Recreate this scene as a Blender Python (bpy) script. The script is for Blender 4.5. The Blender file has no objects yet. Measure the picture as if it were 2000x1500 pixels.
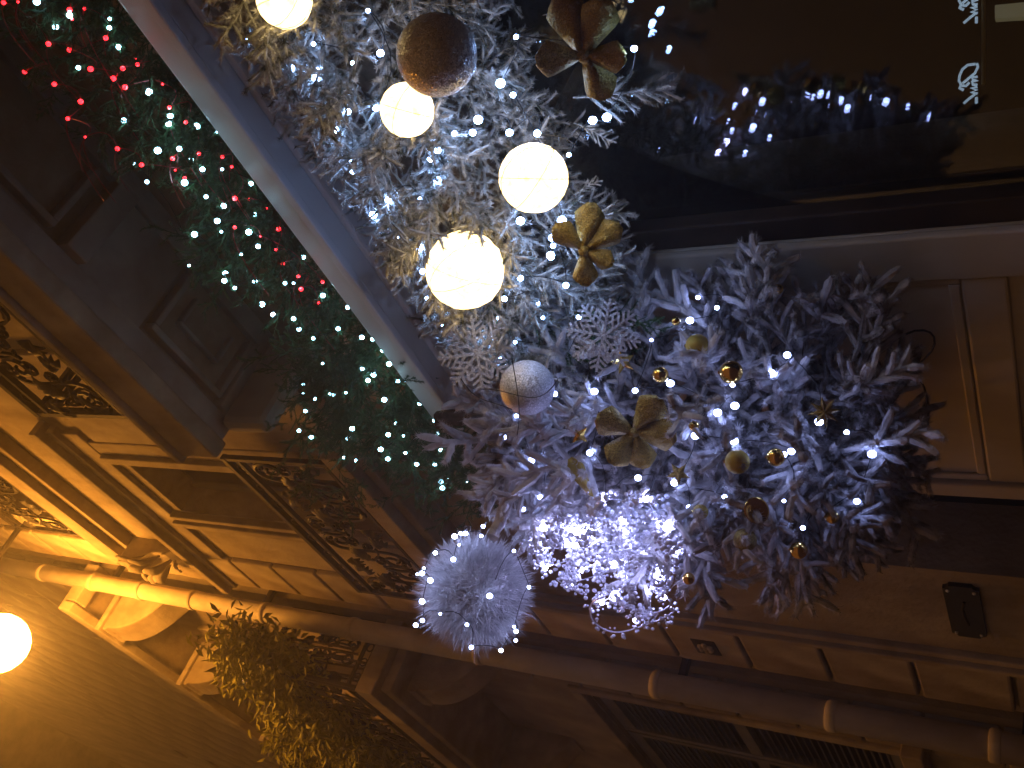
import bpy, bmesh, math, random
from mathutils import Vector, Matrix, noise
R = random.Random(7)
rad = math.radians

# ------------------------------------------------------------------ camera, world, exposure
# world: +X towards the facade, +Y along the street away from the camera, Z up
EYE = Vector((0.0, 0.0, 1.6))
FPX = 1850.0                                   # focal length in pixels of the 2000 px wide photograph
PITCH, AZ = rad(32.2), rad(39.8)               # looking up, turned from the street towards the shop
HD = Vector((math.sin(AZ), math.cos(AZ), 0))
FW = HD * math.cos(PITCH) + Vector((0, 0, math.sin(PITCH)))
RT = Vector((math.cos(AZ), -math.sin(AZ), 0))
UP = RT.cross(FW)
scene = bpy.context.scene
COL = scene.collection
cam_data = bpy.data.cameras.new('camera')
cam_data.sensor_width = 36.0
cam_data.lens = FPX / 2000.0 * 36.0
cam_data.clip_start = 0.05
cam_data.clip_end = 500.0
cam = bpy.data.objects.new('camera', cam_data)
COL.objects.link(cam)
m = Matrix((-UP, RT, -FW)).transposed().to_4x4()   # the phone was held on its side
m.translation = EYE
cam.matrix_world = m
scene.camera = cam

world = bpy.data.worlds.new('World')
scene.world = world
world.use_nodes = True
nt = world.node_tree
nt.nodes.clear()
sky = nt.nodes.new('ShaderNodeTexSky')
sky.sky_type = 'NISHITA'
sky.sun_disc = False
sky.sun_elevation = rad(-4)
sky.sun_rotation = rad(200)
bg1 = nt.nodes.new('ShaderNodeBackground'); bg1.inputs['Strength'].default_value = 0.05
bg2 = nt.nodes.new('ShaderNodeBackground')                       # even glow of a lit town
bg2.inputs['Color'].default_value = (1.0, 0.47, 0.15, 1)
bg2.inputs['Strength'].default_value = 0.135
addn = nt.nodes.new('ShaderNodeAddShader')
wo = nt.nodes.new('ShaderNodeOutputWorld')
nt.links.new(sky.outputs[0], bg1.inputs['Color'])
nt.links.new(bg1.outputs[0], addn.inputs[0])
nt.links.new(bg2.outputs[0], addn.inputs[1])
nt.links.new(addn.outputs[0], wo.inputs['Surface'])

scene.view_settings.view_transform = 'Standard'
scene.view_settings.look = 'None'
scene.view_settings.exposure = 0.0
scene.view_settings.gamma = 1.0
scene.render.engine = 'CYCLES'
scene.cycles.use_denoising = True
scene.cycles.max_bounces = 5
scene.cycles.diffuse_bounces = 2
scene.cycles.glossy_bounces = 2
scene.cycles.use_adaptive_sampling = True
scene.cycles.adaptive_threshold = 0.05
scene.cycles.adaptive_min_samples = 16
scene.cycles.transmission_bounces = 4
scene.cycles.transparent_max_bounces = 8
scene.cycles.sample_clamp_indirect = 3.0
scene.cycles.use_light_tree = True

def ray(x, y):
    return FW + RT * ((750 - y) / FPX) - UP * ((x - 1000) / FPX)
def at(x, y, p):
    "the point of the place at perpendicular distance p from the eye towards the facade"
    d = ray(x, y)
    return EYE + d * (p / d.x)

# ------------------------------------------------------------------ materials
def new_mat(name):
    mt = bpy.data.materials.new(name)
    mt.use_nodes = True
    n = mt.node_tree.nodes
    b = n['Principled BSDF']
    return mt, mt.node_tree, b

def mat_noise(name, c1, c2, scale=8.0, rough=0.8, metal=0.0, bump=0.0, bscale=None, detail=6, dist=0.01, spec=0.3, coords='Object', ramp=(0.35, 0.65), stain=None):
    mt, t, b = new_mat(name)
    tc = t.nodes.new('ShaderNodeTexCoord')
    nz = t.nodes.new('ShaderNodeTexNoise')
    nz.inputs['Scale'].default_value = scale
    nz.inputs['Detail'].default_value = detail
    rp = t.nodes.new('ShaderNodeValToRGB')
    rp.color_ramp.elements[0].position, rp.color_ramp.elements[1].position = ramp
    rp.color_ramp.elements[0].color = (*c1, 1)
    rp.color_ramp.elements[1].color = (*c2, 1)
    t.links.new(tc.outputs[coords], nz.inputs['Vector'])
    t.links.new(nz.outputs['Fac'], rp.inputs['Fac'])
    colout = rp.outputs['Color']
    if stain:
        n2 = t.nodes.new('ShaderNodeTexNoise')
        n2.inputs['Scale'].default_value = stain[0]
        n2.inputs['Detail'].default_value = 8
        n2.inputs['Roughness'].default_value = 0.65
        mp = t.nodes.new('ShaderNodeMapping'); mp.inputs['Scale'].default_value = (1, 1, 0.35)
        t.links.new(tc.outputs[coords], mp.inputs['Vector'])
        t.links.new(mp.outputs['Vector'], n2.inputs['Vector'])
        r2 = t.nodes.new('ShaderNodeValToRGB')
        r2.color_ramp.elements[0].position, r2.color_ramp.elements[1].position = 0.38, 0.62
        r2.color_ramp.elements[0].color = (*stain[1], 1)
        r2.color_ramp.elements[1].color = (1, 1, 1, 1)
        mx = t.nodes.new('ShaderNodeMix'); mx.data_type = 'RGBA'; mx.blend_type = 'MULTIPLY'
        mx.inputs['Factor'].default_value = 1.0
        t.links.new(n2.outputs['Fac'], r2.inputs['Fac'])
        t.links.new(colout, mx.inputs['A']); t.links.new(r2.outputs['Color'], mx.inputs['B'])
        colout = mx.outputs['Result']
    t.links.new(colout, b.inputs['Base Color'])
    b.inputs['Roughness'].default_value = rough
    b.inputs['Metallic'].default_value = metal
    b.inputs['Specular IOR Level'].default_value = spec
    if bump:
        nb = t.nodes.new('ShaderNodeTexNoise')
        nb.inputs['Scale'].default_value = bscale or scale * 4
        nb.inputs['Detail'].default_value = 8
        bp = t.nodes.new('ShaderNodeBump')
        bp.inputs['Strength'].default_value = bump
        bp.inputs['Distance'].default_value = dist
        t.links.new(tc.outputs[coords], nb.inputs['Vector'])
        t.links.new(nb.outputs['Fac'], bp.inputs['Height'])
        t.links.new(bp.outputs['Normal'], b.inputs['Normal'])
    return mt

def mat_emit(name, col, strength):
    mt, t, b = new_mat(name)
    b.inputs['Base Color'].default_value = (0.8, 0.8, 0.8, 1)
    b.inputs['Emission Color'].default_value = (*col, 1)
    b.inputs['Emission Strength'].default_value = strength
    b.inputs['Roughness'].default_value = 0.5
    mt.cycles.emission_sampling = 'FRONT'
    return mt

def mat_glitter(name, col, scale=400.0, rough=0.32, metal=0.85, spark=0.9):
    "metallic flakes, each turned its own way"
    mt, t, b = new_mat(name)
    tc = t.nodes.new('ShaderNodeTexCoord')
    vo = t.nodes.new('ShaderNodeTexVoronoi'); vo.inputs['Scale'].default_value = scale
    t.links.new(tc.outputs['Object'], vo.inputs['Vector'])
    sub = t.nodes.new('ShaderNodeVectorMath'); sub.operation = 'SUBTRACT'
    sub.inputs[1].default_value = (0.5, 0.5, 0.5)
    t.links.new(vo.outputs['Color'], sub.inputs[0])
    sc = t.nodes.new('ShaderNodeVectorMath'); sc.operation = 'SCALE'; sc.inputs['Scale'].default_value = spark
    t.links.new(sub.outputs[0], sc.inputs[0])
    ge = t.nodes.new('ShaderNodeNewGeometry')
    ad = t.nodes.new('ShaderNodeVectorMath'); ad.operation = 'ADD'
    t.links.new(ge.outputs['Normal'], ad.inputs[0]); t.links.new(sc.outputs[0], ad.inputs[1])
    no = t.nodes.new('ShaderNodeVectorMath'); no.operation = 'NORMALIZE'
    t.links.new(ad.outputs[0], no.inputs[0])
    t.links.new(no.outputs[0], b.inputs['Normal'])
    hs = t.nodes.new('ShaderNodeHueSaturation'); hs.inputs['Color'].default_value = (*col, 1)
    sp = t.nodes.new('ShaderNodeSeparateColor'); t.links.new(vo.outputs['Color'], sp.inputs[0])
    mr = t.nodes.new('ShaderNodeMapRange'); mr.inputs['To Min'].default_value = 0.5; mr.inputs['To Max'].default_value = 1.5
    t.links.new(sp.outputs[0], mr.inputs['Value']); t.links.new(mr.outputs[0], hs.inputs['Value'])
    t.links.new(hs.outputs[0], b.inputs['Base Color'])
    b.inputs['Metallic'].default_value = metal
    b.inputs['Roughness'].default_value = rough
    return mt

def mat_glass(name, tint=(0.9, 0.92, 0.9), ior=1.5):
    mt, t, b = new_mat(name)
    t.nodes.remove(b)
    out = t.nodes['Material Output']
    fr = t.nodes.new('ShaderNodeFresnel'); fr.inputs['IOR'].default_value = ior
    gl = t.nodes.new('ShaderNodeBsdfGlossy'); gl.inputs['Roughness'].default_value = 0.02
    tr = t.nodes.new('ShaderNodeBsdfTransparent'); tr.inputs['Color'].default_value = (*tint, 1)
    mx = t.nodes.new('ShaderNodeMixShader')
    t.links.new(fr.outputs[0], mx.inputs[0]); t.links.new(tr.outputs[0], mx.inputs[1]); t.links.new(gl.outputs[0], mx.inputs[2])
    t.links.new(mx.outputs[0], out.inputs['Surface'])
    return mt

M = {}
M['stone'] = mat_noise('limestone', (0.30, 0.255, 0.19), (0.42, 0.365, 0.28), 5, 0.9, bump=0.5, bscale=45, dist=0.012, stain=(1.6, (0.55, 0.5, 0.45)))
M['stone2'] = mat_noise('pale_limestone', (0.34, 0.29, 0.22), (0.46, 0.40, 0.31), 7, 0.9, bump=0.4, bscale=60, dist=0.008, stain=(2.2, (0.6, 0.55, 0.5)))
M['joint'] = mat_noise('mortar', (0.16, 0.13, 0.10), (0.22, 0.19, 0.14), 20, 0.95)
M['soffit'] = mat_noise('grey_painted_plaster', (0.30, 0.29, 0.27), (0.38, 0.37, 0.34), 4, 0.8, bump=0.25, bscale=40, dist=0.006, stain=(2.0, (0.7, 0.66, 0.62)))
M['paint'] = mat_noise('cream_shop_paint', (0.55, 0.50, 0.42), (0.63, 0.58, 0.50), 3, 0.55, bump=0.12, bscale=60, dist=0.004, stain=(1.3, (0.72, 0.68, 0.62)))
M['white'] = mat_noise('white_gloss_paint', (0.78, 0.77, 0.75), (0.84, 0.83, 0.81), 3, 0.35, bump=0.06, bscale=40, dist=0.003, spec=0.5)
M['darkwood'] = mat_noise('dark_varnished_wood', (0.02, 0.012, 0.008), (0.04, 0.025, 0.016), 9, 0.45)
M['black'] = mat_noise('black_paint', (0.010, 0.009, 0.008), (0.018, 0.016, 0.014), 9, 0.5, bump=0.2, bscale=60, dist=0.004)
M['iron'] = mat_noise('wrought_iron', (0.012, 0.010, 0.009), (0.03, 0.022, 0.017), 40, 0.62, spec=0.3)
M['pipe'] = mat_noise('painted_zinc', (0.58, 0.52, 0.42), (0.70, 0.63, 0.52), 6, 0.7, bump=0.15, bscale=40, dist=0.004, spec=0.5, stain=(2.5, (0.6, 0.55, 0.5)))
M['shutter'] = mat_noise('grey_shutter_paint', (0.12, 0.115, 0.10), (0.17, 0.16, 0.14), 6, 0.6)
M['interior'] = mat_noise('dim_shop_wall', (0.055, 0.040, 0.022), (0.085, 0.062, 0.035), 2, 0.9)
M['glass'] = mat_glass('shop_glass')
M['flock'] = mat_noise('snow_flock_on_needles', (0.07, 0.075, 0.045), (0.66, 0.63, 0.57), 26, 0.9, ramp=(0.36, 0.60), bump=0.5, bscale=300, dist=0.003)
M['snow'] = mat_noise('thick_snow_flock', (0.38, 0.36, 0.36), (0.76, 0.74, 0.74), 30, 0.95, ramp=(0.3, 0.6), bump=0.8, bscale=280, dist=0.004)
M['snowdim'] = mat_noise('shaded_snow_flock', (0.09, 0.08, 0.07), (0.50, 0.47, 0.46), 26, 0.95, ramp=(0.34, 0.62), bump=0.8, bscale=280, dist=0.004)  # darker copy of the snow flock, shade put into its colour
M['needle'] = mat_noise('fir_needles', (0.022, 0.065, 0.026), (0.065, 0.135, 0.050), 30, 0.6)
M['bark'] = mat_noise('twig_bark', (0.05, 0.035, 0.02), (0.10, 0.07, 0.045), 40, 0.9)
M['leaf'] = mat_noise('balcony_leaves', (0.18, 0.19, 0.03), (0.34, 0.33, 0.06), 12, 0.6)
M['cable'] = mat_noise('black_cable', (0.01, 0.01, 0.01), (0.02, 0.02, 0.02), 20, 0.5)
M['redwire'] = mat_noise('red_tinsel_wire', (0.30, 0.03, 0.05), (0.45, 0.10, 0.10), 60, 0.35, metal=0.6)
M['gold'] = mat_noise('polished_gold', (0.75, 0.48, 0.10), (0.85, 0.56, 0.14), 10, 0.12, metal=1.0)
M['matgold'] = mat_noise('matt_gold', (0.42, 0.31, 0.05), (0.52, 0.39, 0.08), 60, 0.55, metal=0.35)
M['goldglit'] = mat_glitter('gold_glitter', (0.34, 0.24, 0.05), 620, metal=0.35, rough=0.45)
M['bronzeglit'] = mat_glitter('bronze_glitter', (0.66, 0.62, 0.56), 560, metal=0.35, rough=0.36)
M['silverglit'] = mat_glitter('silver_glitter', (0.62, 0.62, 0.66), 700, metal=0.3, rough=0.45)
M['tinsel'] = mat_noise('white_tinsel', (0.48, 0.46, 0.48), (0.80, 0.78, 0.80), 40, 0.5, spec=0.5)
M['crystal'] = mat_noise('acrylic_beads', (0.72, 0.72, 0.86), (0.88, 0.88, 0.95), 60, 0.15, spec=0.8)
LEDC = (0.27, 0.47, 1.0)
M['led'] = mat_emit('white_led', LEDC, 95)
M['ledgreen'] = mat_emit('cold_white_led', (0.38, 0.80, 1.0), 19)
M['ledball'] = mat_emit('small_white_led', (0.42, 0.52, 1.0), 42)
M['ledswag'] = mat_emit('lilac_white_led', (0.33, 0.43, 1.0), 42)
M['ledblue'] = mat_emit('cold_violet_led', (0.46, 0.48, 1.0), 85)
M['ledred'] = mat_emit('red_led', (1.0, 0.010, 0.018), 7)
M['ledamber'] = mat_emit('amber_led', (1.0, 0.45, 0.1), 6)
M['lettering'] = mat_emit('pale_blue_lettering', (0.45, 0.62, 0.85), 0.5)
M['lamp'] = mat_emit('sodium_lamp_glass', (1.0, 0.37, 0.042), 190)
def mat_globe():
    mt, t, b = new_mat('glowing_thread_globe')
    tc = t.nodes.new('ShaderNodeTexCoord')
    nz = t.nodes.new('ShaderNodeTexNoise'); nz.inputs['Scale'].default_value = 55; nz.inputs['Detail'].default_value = 6
    nz.inputs['Distortion'].default_value = 1.5
    t.links.new(tc.outputs['Object'], nz.inputs['Vector'])
    mr = t.nodes.new('ShaderNodeMapRange'); mr.inputs['From Min'].default_value = 0.3; mr.inputs['From Max'].default_value = 0.7
    mr.inputs['To Min'].default_value = 2.6; mr.inputs['To Max'].default_value = 5.0
    t.links.new(nz.outputs['Fac'], mr.inputs['Value'])
    b.inputs['Base Color'].default_value = (0.8, 0.75, 0.6, 1)
    b.inputs['Emission Color'].default_value = (1.0, 0.72, 0.30, 1)
    t.links.new(mr.outputs[0], b.inputs['Emission Strength'])
    bp = t.nodes.new('ShaderNodeBump'); bp.inputs['Distance'].default_value = 0.004
    t.links.new(nz.outputs['Fac'], bp.inputs['Height']); t.links.new(bp.outputs['Normal'], b.inputs['Normal'])
    return mt
M['globe'] = mat_globe()
M['globe'].cycles.emission_sampling = 'FRONT'

# ------------------------------------------------------------------ mesh helpers
class MB:
    def __init__(s): s.v = []; s.f = []
    def add(s, vs, fs):
        o = len(s.v); s.v.extend(vs); s.f.extend([tuple(i + o for i in f) for f in fs])
    def box(s, x0, x1, y0, y1, z0, z1):
        s.add([(x0, y0, z0), (x1, y0, z0), (x1, y1, z0), (x0, y1, z0), (x0, y0, z1), (x1, y0, z1), (x1, y1, z1), (x0, y1, z1)],
              [(0, 3, 2, 1), (4, 5, 6, 7), (0, 1, 5, 4), (1, 2, 6, 5), (2, 3, 7, 6), (3, 0, 4, 7)])
    def tube(s, pts, r, n=6, jit=0.0, cap=True):
        pts = [Vector(p) for p in pts]
        rs = r if isinstance(r, (list, tuple)) else [r] * len(pts)
        o = len(s.v); prev = None
        for i, p in enumerate(pts):
            d = (pts[min(i + 1, len(pts) - 1)] - pts[max(i - 1, 0)])
            if d.length < 1e-9: d = Vector((0, 0, 1))
            d.normalize()
            if prev is None:
                a = d.orthogonal().normalized()
            else:
                a = (prev - d * prev.dot(d))
                a = a.normalized() if a.length > 1e-6 else d.orthogonal().normalized()
            prev = a; b = d.cross(a)
            for k in range(n):
                t = 2 * math.pi * k / n
                q = rs[i] * (1 + (R.uniform(-jit, jit) if jit else 0))
                s.v.append(tuple(p + (a * math.cos(t) + b * math.sin(t)) * q))
        for i in range(len(pts) - 1):
            for k in range(n):
                s.f.append((o + i * n + k, o + i * n + (k + 1) % n, o + (i + 1) * n + (k + 1) % n, o + (i + 1) * n + k))
        if cap:
            s.f.append(tuple(o + k for k in reversed(range(n))))
            s.f.append(tuple(o + (len(pts) - 1) * n + k for k in range(n)))
    def lathe(s, prof, n=16, mat=None):
        o = len(s.v)
        for (r, z) in prof:
            for k in range(n):
                t = 2 * math.pi * k / n
                p = Vector((r * math.cos(t), r * math.sin(t), z))
                s.v.append(tuple(mat @ p if mat else p))
        for i in range(len(prof) - 1):
            for k in range(n):
                s.f.append((o + i * n + k, o + i * n + (k + 1) % n, o + (i + 1) * n + (k + 1) % n, o + (i + 1) * n + k))
        s.f.append(tuple(o + k for k in reversed(range(n))))
        s.f.append(tuple(o + (len(prof) - 1) * n + k for k in range(n)))
    def sphere(s, c, r, n=8, h=5):
        prof = []
        for i in range(h + 1):
            a = -math.pi / 2 + math.pi * i / h
            prof.append((max(r * math.cos(a), r * 0.02), r * math.sin(a)))
        s.lathe(prof, n, Matrix.Translation(c))
    def mesh(s, name, smooth=False):
        me = bpy.data.meshes.new(name)
        me.from_pydata(s.v, [], s.f)
        if smooth:
            me.polygons.foreach_set('use_smooth', [True] * len(me.polygons))
        me.update()
        return me

def link(name, data, parent=None, mat=None):
    o = bpy.data.objects.new(name, data)
    COL.objects.link(o)
    if parent is not None: o.parent = parent
    if mat is not None and data is not None and not data.materials: data.materials.append(M[mat])
    return o
def build(name, mb, mat, parent=None, smooth=False, bevel=0.0):
    o = link(name, mb.mesh(name, smooth), parent, mat)
    if bevel:
        b = o.modifiers.new('bevel', 'BEVEL'); b.width = bevel; b.segments = 2; b.limit_method = 'ANGLE'
    return o
def tag(o, label, cat, group=None):
    o['label'] = label; o['category'] = cat
    if group: o['group'] = group
    return o
def thing(name, label, cat, group=None, loc=(0, 0, 0)):
    o = link(name, None); o.location = loc; o.empty_display_size = 0.1
    return tag(o, label, cat, group)
def struct(name, mb, mat):
    o = build(name, mb, mat); o['kind'] = 'structure'; return o
def box(name, dims, mat, parent, bevel=0.006):
    mb = MB()
    x0, x1, y0, y1, z0, z1 = dims
    cx, cy, cz = (x0 + x1) / 2, (y0 + y1) / 2, (z0 + z1) / 2
    mb.box(x0 - cx, x1 - cx, y0 - cy, y1 - cy, z0 - cz, z1 - cz)
    o = build(name, mb, mat, parent, bevel=bevel)
    o.location = (cx, cy, cz)
    return o
def bez(p0, p1, p2, p3, n=10):
    out = []
    for i in range(n + 1):
        t = i / n; u = 1 - t
        out.append(Vector(p0) * u**3 + Vector(p1) * 3*u*u*t + Vector(p2) * 3*u*t*t + Vector(p3) * t**3)
    return out
def rot_to(d, roll=0.0):
    "rotation taking +Z to d"
    return Vector((0, 0, 1)).rotation_difference(Vector(d).normalized()).to_matrix().to_4x4() @ Matrix.Rotation(roll, 4, 'Z')
def wall_mesh(y0, y1, z0, z1, holes, x0, x1):
    "a wall of cells with rectangular openings left out, front face at x0"
    ys = sorted({y0, y1, *[h[0] for h in holes], *[h[1] for h in holes]})
    zs = sorted({z0, z1, *[h[2] for h in holes], *[h[3] for h in holes]})
    ys = [v for v in ys if y0 <= v <= y1]; zs = [v for v in zs if z0 <= v <= z1]
    solid = {}
    for i in range(len(ys) - 1):
        for j in range(len(zs) - 1):
            cy, cz = (ys[i] + ys[i+1]) / 2, (zs[j] + zs[j+1]) / 2
            solid[i, j] = not any(h[0] < cy < h[1] and h[2] < cz < h[3] for h in holes)
    mb = MB()
    for (i, j), sld in solid.items():
        if not sld: continue
        a, b, c, d = ys[i], ys[i+1], zs[j], zs[j+1]
        mb.add([(x0, a, c), (x0, b, c), (x0, b, d), (x0, a, d)], [(0, 3, 2, 1)])
        mb.add([(x1, a, c), (x1, b, c), (x1, b, d), (x1, a, d)], [(0, 1, 2, 3)])
        for (di, dj, q) in ((-1, 0, [(x0, a, c), (x0, a, d), (x1, a, d), (x1, a, c)]), (1, 0, [(x0, b, c), (x1, b, c), (x1, b, d), (x0, b, d)]),
                            (0, -1, [(x0, a, c), (x1, a, c), (x1, b, c), (x0, b, c)]), (0, 1, [(x0, a, d), (x0, b, d), (x1, b, d), (x1, a, d)])):
            if not solid.get((i + di, j + dj), False):
                mb.add(q, [(0, 1, 2, 3)])
    return mb

# ------------------------------------------------------------------ the setting
W = 1.9                                        # facade plane
g = MB(); g.add([(-60, -60, 0), (60, -60, 0), (60, 60, 0), (-60, 60, 0)], [(0, 1, 2, 3)])
M['ground'] = mat_noise('worn_paving', (0.06, 0.055, 0.05), (0.10, 0.09, 0.08), 3, 0.8, bump=0.3, bscale=30)
struct('ground', g, 'ground')

# ---- building over the shop
bld = thing('stone_building', 'stone house with quoins and scrolled iron window guards above the lit shop', 'building')
holes = [(2.70, 3.35, 0, 2.95), (2.98, 3.52, 4.56, 6.52), (-4, 1.62, 0.5, 3.38), (2.85, 3.75, 7.86, 10.4)]
build('wall', wall_mesh(-4, 4.52, 0, 22, holes, W, W + 0.35), 'stone', bld)
# quoin blocks beside the downpipe
qz = 1.545 - 0.385 * 4
bm_q = [MB() for _ in range(3)]
qm = []
for k in range(3):
    b_ = MB(); b_.box(-0.02, 0.02, -0.185 - 0.02 * 0, 0.185, -0.184, 0.184)
    me = b_.mesh('stone_block'); me.materials.append(M['stone2']); qm.append(me)
z = qz
while z < 15.6:
    if not (7.3 < z + 0.19 < 7.75):
        o = link('stone_block', qm[R.randrange(3)], bld)
        o.location = (W - 0.016 + R.uniform(-0.004, 0.003), 4.265, z + 0.1925)
        bv = o.modifiers.new('bevel', 'BEVEL'); bv.width = 0.012; bv.segments = 2
    z += 0.385
# upright mouldings
for nm, a in (('moulding', (1.868, 1.93, 3.99, 4.03, 0, 4.38)), ('moulding', (1.845, 1.93, 4.03, 4.062, 0, 4.38)),
              ('window_moulding', (1.855, 1.93, 3.535, 3.575, 4.53, 6.62)), ('window_moulding', (1.835, 1.93, 3.578, 3.61, 4.53, 6.62)), ('window_moulding', (1.87, 1.93, 3.612, 3.70, 4.53, 6.62)),
              ('window_moulding', (1.85, 1.93, 2.90, 2.965, 4.53, 6.62)), ('window_moulding', (1.875, 1.93, 2.78, 2.897, 4.53, 6.62)),
              ('cornice', (1.80, 1.93, 2.62, 4.49, 6.86, 6.93)), ('cornice', (1.845, 1.93, 2.66, 4.46, 6.79, 6.858)), ('cornice', (1.872, 1.93, 2.70, 4.455, 6.62, 6.788)),
              ('window_sill', (1.70, 1.98, 2.55, 4.12, 4.40, 4.515)), ('window_sill', (1.755, 1.93, 2.58, 4.08, 4.335, 4.398)),
              ('window_sill', (1.765, 1.98, 1.2, 4.17, 7.58, 7.78)), ('window_sill', (1.82, 1.93, 1.2, 4.13, 7.49, 7.578)),
              ('window_moulding', (1.86, 1.93, 3.775, 3.84, 7.79, 10.4)), ('wall_band', (1.86, 1.93, 2.0, 2.75, 4.6, 6.5))):
    box(nm, a, 'stone2', bld, 0.008)
# first floor window: casement with dark panes set back
win = box('window', (2.10, 2.14, 2.98, 3.52, 4.56, 6.52), 'darkwood', bld, 0)
for a in ((2.07, 2.10, 2.98, 3.03, 4.56, 6.52), (2.07, 2.10, 3.47, 3.52, 4.56, 6.52), (2.065, 2.10, 3.225, 3.275, 4.56, 6.52), (2.068, 2.10, 3.03, 3.47, 5.5, 5.54), (2.068, 2.10, 3.03, 3.47, 4.56, 4.72)):
    f = box('window_frame', a, 'shutter', None, 0.004); f.parent = win; f.location -= win.location
for a in ((2.085, 2.09, 3.03, 3.225, 4.72, 5.5), (2.085, 2.09, 3.275, 3.47, 4.72, 5.5), (2.085, 2.09, 3.03, 3.225, 5.54, 6.52), (2.085, 2.09, 3.275, 3.47, 5.54, 6.52)):
    f = box('pane', a, 'glass', None, 0); f.parent = win; f.location -= win.location
win = box('window', (2.10, 2.14, 2.85, 3.75, 7.86, 10.4), 'darkwood', bld, 0)
f = box('window_frame', (2.07, 2.10, 3.70, 3.75, 7.86, 10.4), 'shutter', None, 0.004); f.parent = win; f.location -= win.location
# black recessed doorway
door = box('door', (2.20, 2.25, 2.70, 3.35, 0, 2.95), 'black', bld, 0)
for a in ((2.185, 2.2, 2.80, 2.83, 0.05, 2.9), (2.185, 2.2, 3.0, 3.03, 0.05, 2.9), (2.185, 2.2, 3.2, 3.23, 0.05, 2.9)):
    f = box('door_rail', a, 'black', None, 0.003); f.parent = door; f.location -= door.location

# ---- wrought iron
def spiral(cx, cy, r0, r1, a0, turns, n=26):
    return [(cx + (r0 + (r1 - r0) * i / n) * math.cos(a0 + turns * 2 * math.pi * i / n), cy + (r0 + (r1 - r0) * i / n) * math.sin(a0 + turns * 2 * math.pi * i / n)) for i in range(n + 1)]
def iron_mesh(curves, r):
    mb = MB()
    for c in curves: mb.tube([(0, u, v) for u, v in c], r, 4)
    me = mb.mesh('scroll'); me.materials.append(M['iron']); return me
S_scroll = iron_mesh([spiral(0.09, 0.10, 0.012, 0.075, 0.4, 1.35), spiral(-0.09, -0.10, 0.012, 0.075, 0.4 + math.pi, 1.35),
                      [tuple(p)[:2] for p in bez((0.075, 0.175, 0), (-0.10, 0.16, 0), (0.10, -0.16, 0), (-0.075, -0.175, 0), 12)]], 0.0085)
C_scroll = iron_mesh([spiral(0.0, 0.11, 0.01, 0.06, 1.2, -1.4), spiral(0.0, -0.11, 0.01, 0.06, -1.2, 1.4),
                      [(-0.055 - 0.05 * math.cos(t * math.pi / 2), 0.13 * math.sin(t * math.pi / 2)) for t in [k / 6 - 1 for k in range(13)]]], 0.0085)
def leaf_mesh():
    mb = MB()
    for k in range(7):
        a = (k - 3) * 0.42
        d = Vector((0, math.sin(a), math.cos(a))); sd = Vector((0, math.cos(a), -math.sin(a)))
        L = 0.085 - 0.006 * abs(k - 3)
        vs = []
        for t, w in ((0.0, 0.004), (0.45, 0.016), (0.8, 0.011), (1.0, 0.001)):
            c_ = d * (L * t) + Vector((-0.018 * math.sin(t * math.pi), 0, 0))
            vs += [tuple(c_ - sd * w), tuple(c_ + Vector((-0.006, 0, 0))), tuple(c_ + sd * w)]
        fs = []
        for i in range(3):
            fs += [(i*3, i*3+1, i*3+4, i*3+3), (i*3+1, i*3+2, i*3+5, i*3+4)]
        mb.add(vs, fs)
    me = mb.mesh('iron_leaf', True); me.materials.append(M['iron']); return me
iron_leaf = leaf_mesh()
def railing(bparent, origin, ang, length, height, nm='iron_railing', s0=1.0):
    "a panel of scrollwork: u along the panel, v up"
    mb = MB()
    mb.box(-0.016, 0.016, 0, length, height - 0.03, height)
    mb.box(-0.012, 0.012, 0, length, height - 0.115, height - 0.095)
    mb.box(-0.012, 0.012, 0, length, 0.02, 0.045)
    mb.box(-0.011, 0.011, 0, length, 0.11, 0.128)
    for u in (0.0, length - 0.022): mb.box(-0.013, 0.013, u, u + 0.022, 0, height - 0.03)
    rl = build(nm, mb, 'iron', bparent)
    rl.location = origin; rl.rotation_euler = (0, 0, ang)
    H = height - 0.25
    def put(me, u, v, su, sv, rz=0.0):
        o = link(me.name.split('.')[0], me, rl)
        o.location = (R.uniform(-0.004, 0.004), u, v); o.rotation_euler = (rz, 0, 0); o.scale = (1, su, sv)
    n = max(2, round(length / 0.34)); step = (length - 0.05) / n
    for i in range(n):
        u = 0.025 + step * (i + 0.5); sg = 1 if i % 2 else -1
        put(S_scroll, u, 0.13 + H / 2, sg * step / 0.34, H / 0.40)
        put(C_scroll, u - step * 0.30 * sg, 0.13 + H * 0.28, sg * 0.8, H / 0.75)
        put(C_scroll, u + step * 0.30 * sg, 0.13 + H * 0.72, -sg * 0.8, H / 0.75)
        put(C_scroll, u + step * 0.02, 0.13 + H * 0.5, sg * 0.6, H / 0.9, 0.9 * sg)
        put(iron_leaf, u, 0.13 + H * 0.52, 1.25, 1.4, 0.5 * sg)
        put(iron_leaf, u + step * 0.28 * sg, 0.13 + H * 0.18, 1.0, 1.1, -1.2 * sg)
        put(iron_leaf, u - step * 0.28 * sg, 0.13 + H * 0.80, 1.0, 1.1, 2.0 * sg)
        for k in range(2):                      # small rings in the border bands
            put(ring_m, u + step * (k - 0.5) * 0.5, 0.077, 1, 1)
            put(ring_m, u + step * (k - 0.5) * 0.5, height - 0.063, 1, 1)
    return rl
ring_m = iron_mesh([[(0.026 * math.cos(a * math.pi / 6), 0.026 * math.sin(a * math.pi / 6)) for a in range(13)]], 0.005)
ring_m.name = 'iron_ring'
railing(bld, (1.775, 2.69, 4.52), 0, 1.33, 0.80)
railing(bld, (1.81, 2.2, 7.785), 0, 1.68, 0.95)

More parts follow.
